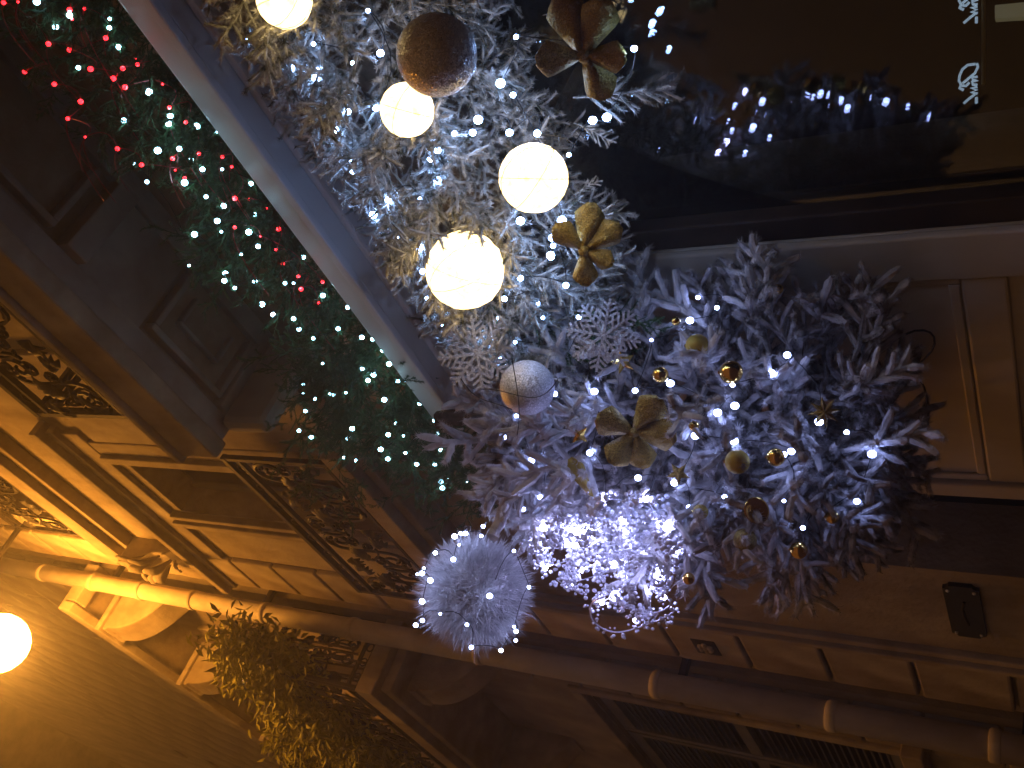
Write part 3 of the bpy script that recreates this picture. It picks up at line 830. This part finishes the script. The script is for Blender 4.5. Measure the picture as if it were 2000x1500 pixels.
for i in range(330):
    z = R.choice((R.uniform(2.05, 2.9), R.uniform(2.1, 2.75), R.uniform(2.75, 3.1)))
    a = R.uniform(0, 2 * math.pi)
    out = Vector((math.cos(a), math.sin(a), 0))
    if out.x > 0.8: continue
    r = swag_r(z)
    rb = r * R.choice((0.25, 0.45, 0.6, 0.7))
    p = Vector((AX, AY, z)) + out * rb
    d = out + Vector((0, 0, (z - 2.40) * 0.9 + R.uniform(-.45, .35))) + Vector((R.uniform(-.3, .3), R.uniform(-.3, .3), 0))
    sc = R.uniform(0.8, 1.15)
    if (p + d.normalized() * 0.19 * sc).x > 1.76: d.x = -0.1
    dim = z < 2.2 or (out.x > 0.1 and z < 2.5)  # low and wall-side fingers get the flock with shade in its colour
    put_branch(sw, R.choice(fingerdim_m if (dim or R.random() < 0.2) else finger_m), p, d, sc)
spots = []
for i in range(190):
    z = R.uniform(2.08, 3.0); a = R.uniform(0, 2 * math.pi); out = Vector((math.cos(a), math.sin(a), 0))
    spots.append((Vector((AX, AY, z)) + out * 0.05, out + Vector((0, 0, (z - 2.45) * .9 + R.uniform(-.4, .3))), 1.0))
inner_mass(sw, fingerdim_m, 'snowdim', spots)  # dark inside of the swag comes from the shaded flock colour
for (a, b, c_, d_) in ((1480, 640, 1470, 500), (1380, 640, 1300, 545), (1300, 1020, 1390, 1180), (1500, 1040, 1580, 1120), (1600, 1000, 1730, 1030), (1650, 880, 1820, 860), (1640, 780, 1770, 690), (1060, 960, 1060, 1010), (1080, 940, 1090, 1000), (1130, 850, 1010, 820), (1150, 900, 1000, 920)):
    p0, p1 = swag_at(a, b, -.06), swag_at(c_, d_, .03)
    put_branch(sw, R.choice(finger_m), p0, p1 - p0, min(1.3, max(.7, (p1 - p0).length / 0.19)))
mb = MB(); mb.tube(bez(at(1720, 690, 1.7), at(1800, 600, 1.76), at(1880, 660, 1.77), at(1780, 720, 1.74), 10) + bez(at(1790, 735, 1.74), at(1810, 750, 1.75), at(1815, 790, 1.74), at(1812, 830, 1.70), 6), 0.003, 5)
c = build('lead_cable', mb, 'cable', sw); c.location = -sw.location

# ------------------------------------------------------------------ fuzzy lit ball on a snowy twig
BC = at(928, 1155, 1.0); BRAD = 0.178
fb = thing('tinsel_ball', 'big fuzzy white tinsel ball dotted with lights beside the crystal spray', 'ornament', loc=BC)
mb = MB(); mb.sphere((0, 0, 0), BRAD * 0.72, 24, 16); build('core', mb, 'tinsel', fb, True)
mb = MB()
for i in range(9500):
    u, t = R.uniform(-1, 1), R.uniform(0, 2 * math.pi); q = math.sqrt(1 - u * u)
    nrm = Vector((q * math.cos(t), q * math.sin(t), u))
    d = (nrm + Vector((R.gauss(0, .5), R.gauss(0, .5), R.gauss(0, .5)))).normalized()
    sd = d.orthogonal().normalized(); sd.rotate(Matrix.Rotation(R.uniform(0, 6.28), 3, d))
    L = R.uniform(0.022, 0.066) * (1.45 if R.random() < 0.06 else 1); b_ = nrm * BRAD * 0.71; w = 0.0018
    mb.add([tuple(b_ - sd * w), tuple(b_ + sd * w), tuple(b_ + d * L)], [(0, 1, 2)])
o = build('tinsel', mb, 'tinsel', fb); o['kind'] = 'stuff'
BL = [(820,140),(800,233),(540,238),(598,212),(645,210),(583,320),(350,400),(1118,380),(527,463),(240,548),(175,608),(222,600),(302,668),(882,820),(1265,735),(222,873),(400,995),(660,1100),(225,1060),(160,1105),(1140,1165),(1120,1120),(1137,1255),(993,1352),(703,1322)]
def sphere_at(a, b, c, r):
    d = ray(a, b).normalized(); oc = EYE - c
    bb = d.dot(oc); disc = bb * bb - (oc.length_squared - r * r)
    return EYE + d * (-bb - math.sqrt(disc)) if disc > 0 else EYE + d * (-bb)
light_string('white_light_string', 'cold white lights wrapped round the fuzzy tinsel ball', [sphere_at(a, b, BC, BRAD * 1.07) for a, b in px(BL, 780, 1000, .2)], BB, 0.0056, sag=0.0, cr=0.0013)
mb = MB()
tw = bez(at(962, 1050, 1.04), at(975, 1020, 1.1), at(1000, 960, 1.15), at(1030, 880, 1.28), 8)
mb.tube(tw, [0.016] * 9, 8, 0.2); needles(mb, tw, 420, 0.018, 0.0028)
tag(build('snowy_twig', mb, 'snow'), 'straight snowy twig joining the fuzzy ball to the swag', 'twig')

# ------------------------------------------------------------------ crystal spray
CR = at(1210, 1090, 1.10)
cs = thing('crystal_spray', 'glowing spray of curled wires and clear beads below the snowy swag', 'ornament', loc=CR)
CL = [(168,525),(345,513),(355,660),(420,680),(430,560),(500,580),(545,570),(140,690),(175,845),(490,840),(460,870),(600,780),(740,800),(720,820),(790,900),(395,965),(870,670),(950,740),(800,560),(1095,525),(1160,520),(1210,660),(1225,710),(1200,790),(1090,850),(1070,920),(1020,1030),(1115,1070),(735,1060),(890,1265),(630,1120),(650,300),(980,300),(800,470)]
cl = [at(a, b, 1.08 + R.uniform(-.03, .04)) for a, b in px(CL, 1020, 900, .2467)]
root = at(1330, 1030, 1.16)
for p in cl:
    o = link('bulb', BV, cs); s = 0.0075 * R.uniform(.7, 1.5); o.location = p - CR; o.scale = (s, s, s)
ico = MB(); ico.sphere((0, 0, 0), 1, 7, 5)
def beads_on(mb, pts, n, spread, r0=0.003, r1=0.0072):
    for _ in range(n):
        q = R.choice(pts) + Vector((R.gauss(0, spread), R.gauss(0, spread), R.gauss(0, spread)))
        r = R.uniform(r0, r1)
        mb.add([(v[0] * r + q.x, v[1] * r + q.y, v[2] * r + q.z) for v in ico.v], ico.f)
for p in cl:
    mb = MB()
    mid = root.lerp(p, 0.5) + Vector((R.gauss(0, .02), R.gauss(0, .03), R.gauss(0, .03)))
    pts = bez(root, root.lerp(mid, .6), mid, p, 9)
    curl = []                                  # a little curl at the tip
    ax1 = Vector((R.uniform(-1, 1), R.uniform(-1, 1), R.uniform(-1, 1))).normalized(); ax2 = ax1.orthogonal().normalized()
    for i in range(12):
        t = i / 11; rr = 0.030 * (1 - 0.7 * t)
        curl.append(p + ax1 * (rr * math.cos(t * 7) - 0.03) + ax2 * rr * math.sin(t * 7))
    mb.tube([q - CR for q in pts], 0.0013, 4); mb.tube([q - CR for q in curl], 0.0016, 4)
    beads_on(mb, [q - CR for q in pts[4:]] + [q - CR for q in curl] * 2, 58, 0.013)
    build('beaded_stem', mb, 'crystal', cs, True)
for (pp) in ([(1190, 1160), (1155, 1180), (1160, 1215), (1200, 1235), (1250, 1225), (1300, 1205), (1320, 1190)], [(1200, 1160), (1230, 1190), (1270, 1200), (1310, 1180), (1290, 1150)], [(1120, 1100), (1105, 1120), (1120, 1150), (1140, 1162)]):
    mb = MB(); c3 = [at(a, b, 1.07) - CR for a, b in pp]; sm = []
    for i in range(len(c3) - 1):
        p0, p1, p2, p3 = c3[max(i - 1, 0)], c3[i], c3[i + 1], c3[min(i + 2, len(c3) - 1)]
        for k in range(6):
            t = k / 6
            sm.append(0.5 * ((2 * p1) + (p2 - p0) * t + (2 * p0 - 5 * p1 + 4 * p2 - p3) * t * t + (3 * p1 - p0 - 3 * p2 + p3) * t ** 3))
    mb.tube(sm, 0.0028, 5); beads_on(mb, sm, 50, 0.012, 0.003, 0.007)
    build('beaded_curl', mb, 'crystal', cs, True)

# ------------------------------------------------------------------ glowing globes and baubles
def hang_at(a, b, p, r_px):
    c = at(a, b, p); return c, r_px / FPX * (c - EYE).dot(FW)
for (a, b, rp, lab) in ((555, 0, 54, 'warm glowing thread globe cut by the photo edge, nearest the white cornice'), (795, 215, 53, 'warm glowing thread globe tucked under the bronze glitter ball'),
                        (1042, 348, 68, 'warm glowing thread globe lowest on the snowy garland, nearest the dark window'), (908, 528, 77, 'largest warm glowing thread globe, near the end of the snowy garland')):
    c, r = hang_at(a, b, 1.34, rp)
    t = thing('glowing_globe', lab, 'lamp globe', 'glowing globes in the snowy garland', loc=c)
    mb = MB()
    mb.sphere((0, 0, 0), 1.0, 20, 12)
    mb.v = [tuple(Vector(v) * r * (1 + 0.025 * noise.noise(Vector(v) * 5 + c * 3))) for v in mb.v]
    build('globe', mb, 'globe', t, True)
    mb = MB()
    for k in range(3):
        n1 = Vector((R.uniform(-1, 1), R.uniform(-1, 1), R.uniform(-1, 1))).normalized(); e1 = n1.orthogonal().normalized(); e2 = n1.cross(e1)
        mb.tube([(e1 * math.cos(t_ * .4) + e2 * math.sin(t_ * .4)) * r * 1.015 for t_ in range(17)], 0.0006, 4)
    build('thread', mb, 'bark', t)
def bauble(name, lab, a, b, p, rp, mat, group='baubles hung in the decorations', seg=24, fn=None):
    c, r = hang_at(a, b, p, rp) if fn is None else (fn(a, b), rp / FPX * (fn(a, b) - EYE).dot(FW))
    t = thing(name, lab, 'bauble', group, loc=c)
    mb = MB(); mb.sphere((0, 0, 0), r, seg, seg * 2 // 3); build('ball', mb, mat, t, True)
    mb = MB(); mb.lathe([(r * .16, r * .95), (r * .16, r * 1.12), (r * .05, r * 1.14)], 10); build('cap', mb, 'gold', t)
    return t
bauble('glitter_ball', 'large bronze glitter ball above the small glowing globe', 853, 108, 1.24, 79, 'bronzeglit', seg=36)
bauble('glitter_ball', 'silver glitter ball with thin wires at the end of the cornice', 1030, 757, 1.24, 54, 'silverglit', seg=32)
SO = lambda a, b: swag_at(a, b, 0.035)
for (a, b, rp, mt, lab) in ((1362, 675, 23, 'matgold', 'matt gold bauble high on the wall side of the swag'), (1428, 727, 23, 'gold', 'largest polished gold bauble in the swag'), (1290, 732, 16, 'gold', 'small polished gold bauble between star and matt bauble'),
                            (1440, 902, 24, 'matgold', 'matt gold bauble in the middle of the swag'), (1515, 893, 18, 'gold', 'polished gold bauble beside the middle matt bauble'), (1455, 1055, 23, 'goldglit', 'glittering gold bauble on the street side of the swag'),
                            (1368, 1000, 15, 'matgold', 'dull gold bauble above the crystal spray'), (1520, 565, 10, 'gold', 'tiny gold bauble on the topmost twig by the wall'), (1320, 627, 9, 'gold', 'tiny gold bauble near the first light of the swag'),
                            (1355, 832, 10, 'gold', 'tiny gold bauble beside the gold bow'), (1560, 1075, 17, 'gold', 'clear gold bauble at the lower street side tips'), (1625, 1010, 13, 'gold', 'small gold bauble near the swag bottom'), (1345, 1130, 12, 'gold', 'small gold bauble on the crystal side twig tips')):
    bauble('gold_bauble', lab, a, b, 1.2, rp, mt, fn=SO)

def petal(mb, mat_, L, wd, fold=0.55, curl=0.07, n=8):
    vs = []; fs = []
    for i in range(n + 1):
        t = i / n; w = wd * ((0.10 + 0.90 * (t / 0.72) ** 0.85) if t < 0.72 else (1 - 0.75 * ((t - 0.72) / 0.28) ** 1.4))
        y = L * t; z = curl * L * math.sin(t * math.pi * 0.8)
        for k in (-1, -.5, 0, .5, 1):
            vs.append(tuple(mat_ @ Vector((k * w, y, z - fold * w * abs(k) + 0.004 * math.sin(k * 9 + t * 6)))))
    for i in range(n):
        for k in range(4): fs.append((i*5+k, i*5+k+1, i*5+k+6, i*5+k+5))
    mb.add(vs, fs)
def facing(c, roll=0.0):
    "frame whose Z looks roughly at the street side viewer and Y lies across it"
    zz = (EYE - Vector(c)).normalized(); zz = (zz + Vector((-.25, 0, -.1))).normalized()
    xx = Vector((0, 0, 1)).cross(zz).normalized(); yy = zz.cross(xx)
    return Matrix((xx, yy, zz)).transposed().to_4x4() @ Matrix.Rotation(roll, 4, 'Z')
def bow(lab, a, b, p, petals, roll, fn=None, cat='bow'):
    c = at(a, b, p) if fn is None else fn(a, b)
    t = thing('gold_bow', lab, cat, 'gold glitter bows', loc=c)
    fr = facing(c, roll)
    for (ang, L, wd) in petals:
        L *= 0.86; wd *= 0.80
        mb = MB(); petal(mb, fr @ Matrix.Rotation(ang, 4, 'Z') @ Matrix.Rotation(R.uniform(-.1, .35), 4, 'X'), L, wd)
        o = build('loop', mb, 'goldglit', t, True); s = o.modifiers.new('thick', 'SOLIDIFY'); s.thickness = 0.0015
    mb = MB(); mb.lathe([(0.004, -0.008), (0.011, -0.004), (0.012, 0.004), (0.004, 0.009)], 10, fr); build('knot', mb, 'goldglit', t, True)
bow('five-lobed gold glitter bow in front of the snowy swag', 1238, 845, 1.2, [(0.55, .105, .045), (1.55, .10, .043), (2.75, .115, .050), (3.75, .12, .05), (5.5, .11, .048)], 0.3, fn=lambda a, b: swag_at(a, b, .05))
bow('gold glitter bow on the garland below the largest glowing globe', 1140, 490, 1.36, [(1.3, .09, .036), (4.2, .12, .042), (3.4, .11, .04), (5.2, .10, .036), (2.4, .08, .03)], 0.2)
bow('dark gold glitter bow near the window top beside the bronze ball', 1140, 110, 1.38, [(1.0, .10, .040), (2.0, .09, .036), (3.2, .12, .045), (4.0, .13, .045), (5.2, .10, .04)], 0.9)

def flat_poly(mb, mat_, outline, th):
    n = len(outline)
    vs = [tuple(mat_ @ Vector((x, y, th / 2))) for x, y in outline] + [tuple(mat_ @ Vector((x, y, -th / 2))) for x, y in outline]
    mb.add(vs, [tuple(range(n)), tuple(range(2 * n - 1, n - 1, -1))] + [(i, i + n, (i + 1) % n + n, (i + 1) % n) for i in range(n)])
def snowflake(lab, a, b, p, rp):
    c, r = hang_at(a, b, p, rp)
    t = thing('snowflake_ornament', lab, 'snowflake', 'silver snowflakes', loc=c)
    fr = facing(c, R.uniform(0, 1))
    def bar(mb, m_, p0, p1, w):
        v0, v1 = Vector((*p0, 0)), Vector((*p1, 0)); d = (v1 - v0).normalized(); s_ = Vector((-d.y, d.x, 0)) * w
        flat_poly(mb, m_, [((v0 - s_).x, (v0 - s_).y), ((v1 - s_).x, (v1 - s_).y), ((v1 + s_).x, (v1 + s_).y), ((v0 + s_).x, (v0 + s_).y)], 0.003)
    for k in range(8):
        m_ = fr @ Matrix.Rotation(k * math.pi / 4, 4, 'Z') @ Matrix.Translation((0, 0, 0.0004 * k))
        mb = MB(); bar(mb, m_, (0, 0), (r, 0), r * 0.035)
        for f_ in (0.30, 0.48, 0.64, 0.80):
            L = r * 0.30 * (1.2 - f_)+ r * 0.06
            for s_ in (-1, 1): bar(mb, m_ @ Matrix.Translation((0, 0, 0.0015 * s_)), (r * f_, 0), (r * f_ + L * .7, s_ * L), r * 0.03)
        build('arm', mb, 'silverglit', t)
snowflake('silver glitter snowflake nearer the white cornice, above the silver ball', 932, 690, 1.32, 78)
snowflake('silver glitter snowflake nearer the pilaster, beside the gold star', 1178, 655, 1.36, 74)
def star(lab, c, r, mat, pts=5):
    t = thing('gold_star', lab, 'star', 'gold stars', loc=c)
    fr = facing(c, R.uniform(0, 1)); mb = MB(); n = pts * 2
    vs = [tuple(fr @ Vector((0, 0, r * .25))), tuple(fr @ Vector((0, 0, -r * .25)))]
    for i in range(n):
        q = r if i % 2 == 0 else r * .42; a_ = i * math.pi / pts
        vs.append(tuple(fr @ Vector((q * math.cos(a_), q * math.sin(a_), 0))))
    mb.add(vs, [(0, 2 + i, 2 + (i + 1) % n) for i in range(n)] + [(1, 2 + (i + 1) % n, 2 + i) for i in range(n)])
    build('star', mb, mat, t)
star('small gold star beside the pilaster-side snowflake', at(1217, 707, 1.38), 0.032, 'gold')
star('dull many-pointed gold star low in the swag', swag_at(1610, 805, .04), 0.036, 'goldglit', 8)
star('thin gold star near the violet end of the swag', swag_at(1132, 850, .04), 0.026, 'gold', 4)
star('gold star above the crystal spray', swag_at(1325, 925, .04), 0.028, 'goldglit')
c = swag_at(1135, 933, .05); t = thing('gilded_leaf', 'olive gold leaf above the crystal spray', 'leaf', loc=c)
mb = MB(); petal(mb, facing(c, -1.1) @ Matrix.Translation((0, -.055, 0)), 0.11, 0.022); o = build('blade', mb, 'matgold', t, True); o.modifiers.new('thick', 'SOLIDIFY').thickness = 0.002
c = swag_at(1468, 1000, .05); t = thing('gold_bell', 'small flared gold bell lying sideways on the street side of the swag', 'bell', loc=c)
mb = MB(); mb.lathe([(0.004, 0.03), (0.012, 0.026), (0.015, 0.0), (0.022, -0.018), (0.030, -0.024), (0.026, -0.024), (0.012, -0.01)], 16, rot_to((.2, .6, .6))); build('bell', mb, 'gold', t, True)
# thin wires drawn round the silver ball
mb = MB()
for q in (((1000, 700), (1010, 760), (1020, 800), (1010, 850)), ((940, 760), (1000, 755), (1050, 810), (1090, 740)), ((900, 740), (930, 790), (960, 780), (1000, 800))):
    mb.tube(bez(*[at(a, b, 1.17) for a, b in q], 12), 0.0012, 4)
tag(build('loose_wire', mb, 'cable'), 'thin dark wires crossing the silver glitter ball', 'wire')

# acanthus console under the end of the upper sill
cb = MB()
prof = [(0.0, -0.55), (-0.05, -0.52), (-0.09, -0.40), (-0.10, -0.28), (-0.15, -0.18), (-0.20, -0.10), (-0.20, 0.0), (0.02, 0.0), (0.02, -0.55)]
n = len(prof)
cb.v = [(x, -0.08, z) for x, z in prof] + [(x, 0.08, z) for x, z in prof]
cb.f = [(i, (i + 1) % n, (i + 1) % n + n, i + n) for i in range(n)] + [tuple(range(n - 1, -1, -1)), tuple(range(n, 2 * n))]
con = build('carved_corbel', cb, 'stone2', bld, bevel=0.008); con.location = (W, 4.06, 7.485)
for (u, z, ang, L, wd) in ((0, -.42, 0, .22, .05), (.06, -.36, .5, .20, .045), (-.06, -.36, -.5, .20, .045), (.07, -.22, .9, .17, .04), (-.07, -.22, -.9, .17, .04), (0, -.25, 0, .20, .055), (.05, -.12, 1.3, .14, .035), (-.05, -.12, -1.3, .14, .035), (0, -.46, 3.14, .13, .03)):
    mb = MB(); petal(mb, Matrix.Translation((-0.09 - .10 * (z + .5), u, z)) @ Matrix(((0, 0, -1, 0), (1, 0, 0, 0), (0, 1, 0, 0), (0, 0, 0, 1))) @ Matrix.Rotation(-ang, 4, 'Z') @ Matrix.Rotation(0.35, 4, 'X'), L, wd, 0.6, 0.35)
    o = build('acanthus_leaf', mb, 'stone2', con, True); o.modifiers.new('thick', 'SOLIDIFY').thickness = 0.008

# ------------------------------------------------------------------ balcony plant on the neighbouring house
plant = thing('balcony_plant', 'yellow-green leafy plant spilling over the iron balcony left of the drainpipe', 'plant', loc=(1.45, 5.4, 5.65))
lf = MB()
def leafq(p, d, L, w):
    sd = d.cross(Vector((R.uniform(-1, 1), R.uniform(-1, 1), R.uniform(-1, 1))))
    sd = sd.normalized() * w if sd.length > 1e-4 else Vector((w, 0, 0))
    up_ = sd.cross(d).normalized() * L * 0.12
    lf.add([tuple(p), tuple(p + d * L * .45 + sd + up_), tuple(p + d * L), tuple(p + d * L * .45 - sd + up_)], [(0, 1, 2), (0, 2, 3)])
sm = MB()
cl_px = [(475, 1270), (500, 1255), (535, 1270), (500, 1310), (535, 1330), (485, 1300), (570, 1370), (610, 1410), (670, 1440), (560, 1420), (640, 1390), (700, 1480), (760, 1470), (560, 1300), (600, 1480), (690, 1430), (480, 1320), (570, 1460), (640, 1495)]
for (a, b) in cl_px:
    c = at(a, b, 1.50 if b < 1330 else 1.42)
    base = Vector((1.6, c.y + .05, 5.62)); 
    pth = bez(base, base + Vector((0, 0, .4)), c + Vector((.1, .05, -.2)), c, 8); sm.tube(pth, 0.008, 5)
    for k in range(430):
        q = c + Vector((R.gauss(0, .06), R.gauss(0, .12), R.gauss(0, .12)))
        d = Vector((R.uniform(-1, .4), R.uniform(-1, 1), R.uniform(-1, .25))).normalized()
        leafq(q - plant.location, d, R.uniform(.06, .12), R.uniform(.011, .019))
o = build('foliage', lf, 'leaf', plant); o['kind'] = 'stuff'
o = build('stem', sm, 'bark', plant); o.location = -plant.location

# ------------------------------------------------------------------ inside the shop: lettering, rail, pale panel
sg = thing('shop_lettering', 'pale blue mirrored script lettering seen through the dark window', 'lettering')
def script(dy, px_=1900):
    strokes = [[(1905, 125), (1890, 127), (1880, 135), (1874, 148), (1873, 158), (1878, 167), (1887, 168), (1893, 161)], [(1880, 163), (1893, 152), (1904, 143), (1910, 131), (1908, 124)], [(1877, 166), (1874, 172), (1882, 176)],
               [(1909, 150), (1898, 151), (1900, 156), (1909, 157), (1898, 160), (1900, 165), (1909, 166)], [(1909, 170), (1897, 172), (1908, 176), (1897, 180), (1909, 183)], [(1904, 184), (1895, 191), (1882, 202)], [(1907, 190), (1907, 202)]]
    for st in strokes:
        mb = MB()
        def pin(a, b):                         # a board hung square to the entrance, two and a half metres in
            d = ray(a, b + dy); return EYE + d * (2.6 / d.dot(HD))
        mb.tube([pin(a, b) for a, b in st], 0.0034, 6); build('stroke', mb, 'lettering', sg, True)
script(0); script(-157)
d_ = ray(1921, 0); s0 = EYE + ray(1921, -60) * (2.6 / ray(1921, -60).dot(HD)); s1 = EYE + ray(1921, 165) * (2.6 / ray(1921, 165).dot(HD))
M['brass'] = mat_noise('pale_brass', (0.45, 0.40, 0.22), (0.55, 0.48, 0.28), 10, 0.4, metal=0.4)
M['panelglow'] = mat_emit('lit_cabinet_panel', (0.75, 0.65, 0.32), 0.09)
mb = MB(); mb.tube([s0, s1], 0.005, 8)
tag(build('display_rail', mb, 'brass'), 'pale rail under the script lettering in the window', 'rail')
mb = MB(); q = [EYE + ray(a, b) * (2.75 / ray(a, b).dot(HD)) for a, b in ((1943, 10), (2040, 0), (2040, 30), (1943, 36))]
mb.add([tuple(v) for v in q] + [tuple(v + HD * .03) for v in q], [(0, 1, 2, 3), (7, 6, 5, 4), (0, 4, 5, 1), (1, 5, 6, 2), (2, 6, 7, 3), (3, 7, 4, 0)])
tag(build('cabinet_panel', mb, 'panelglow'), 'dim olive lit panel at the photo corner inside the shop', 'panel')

# ------------------------------------------------------------------ thin haze added to spread a halo round the lamp
hz = MB(); hz.box(-9, 12, -6, 34, -1, 23)
ho = build('haze', hz, 'ground'); ho.data.materials.clear(); ho['kind'] = 'stuff'
hm, ht, hb = new_mat('halo_haze'); ht.nodes.remove(hb)
pv = ht.nodes.new('ShaderNodeVolumePrincipled'); pv.inputs['Density'].default_value = 0.017
pv.inputs['Color'].default_value = (0.9, 0.9, 0.9, 1); pv.inputs['Anisotropy'].default_value = 0.72
ht.links.new(pv.outputs[0], ht.nodes['Material Output'].inputs['Volume'])
ho.data.materials.append(hm)
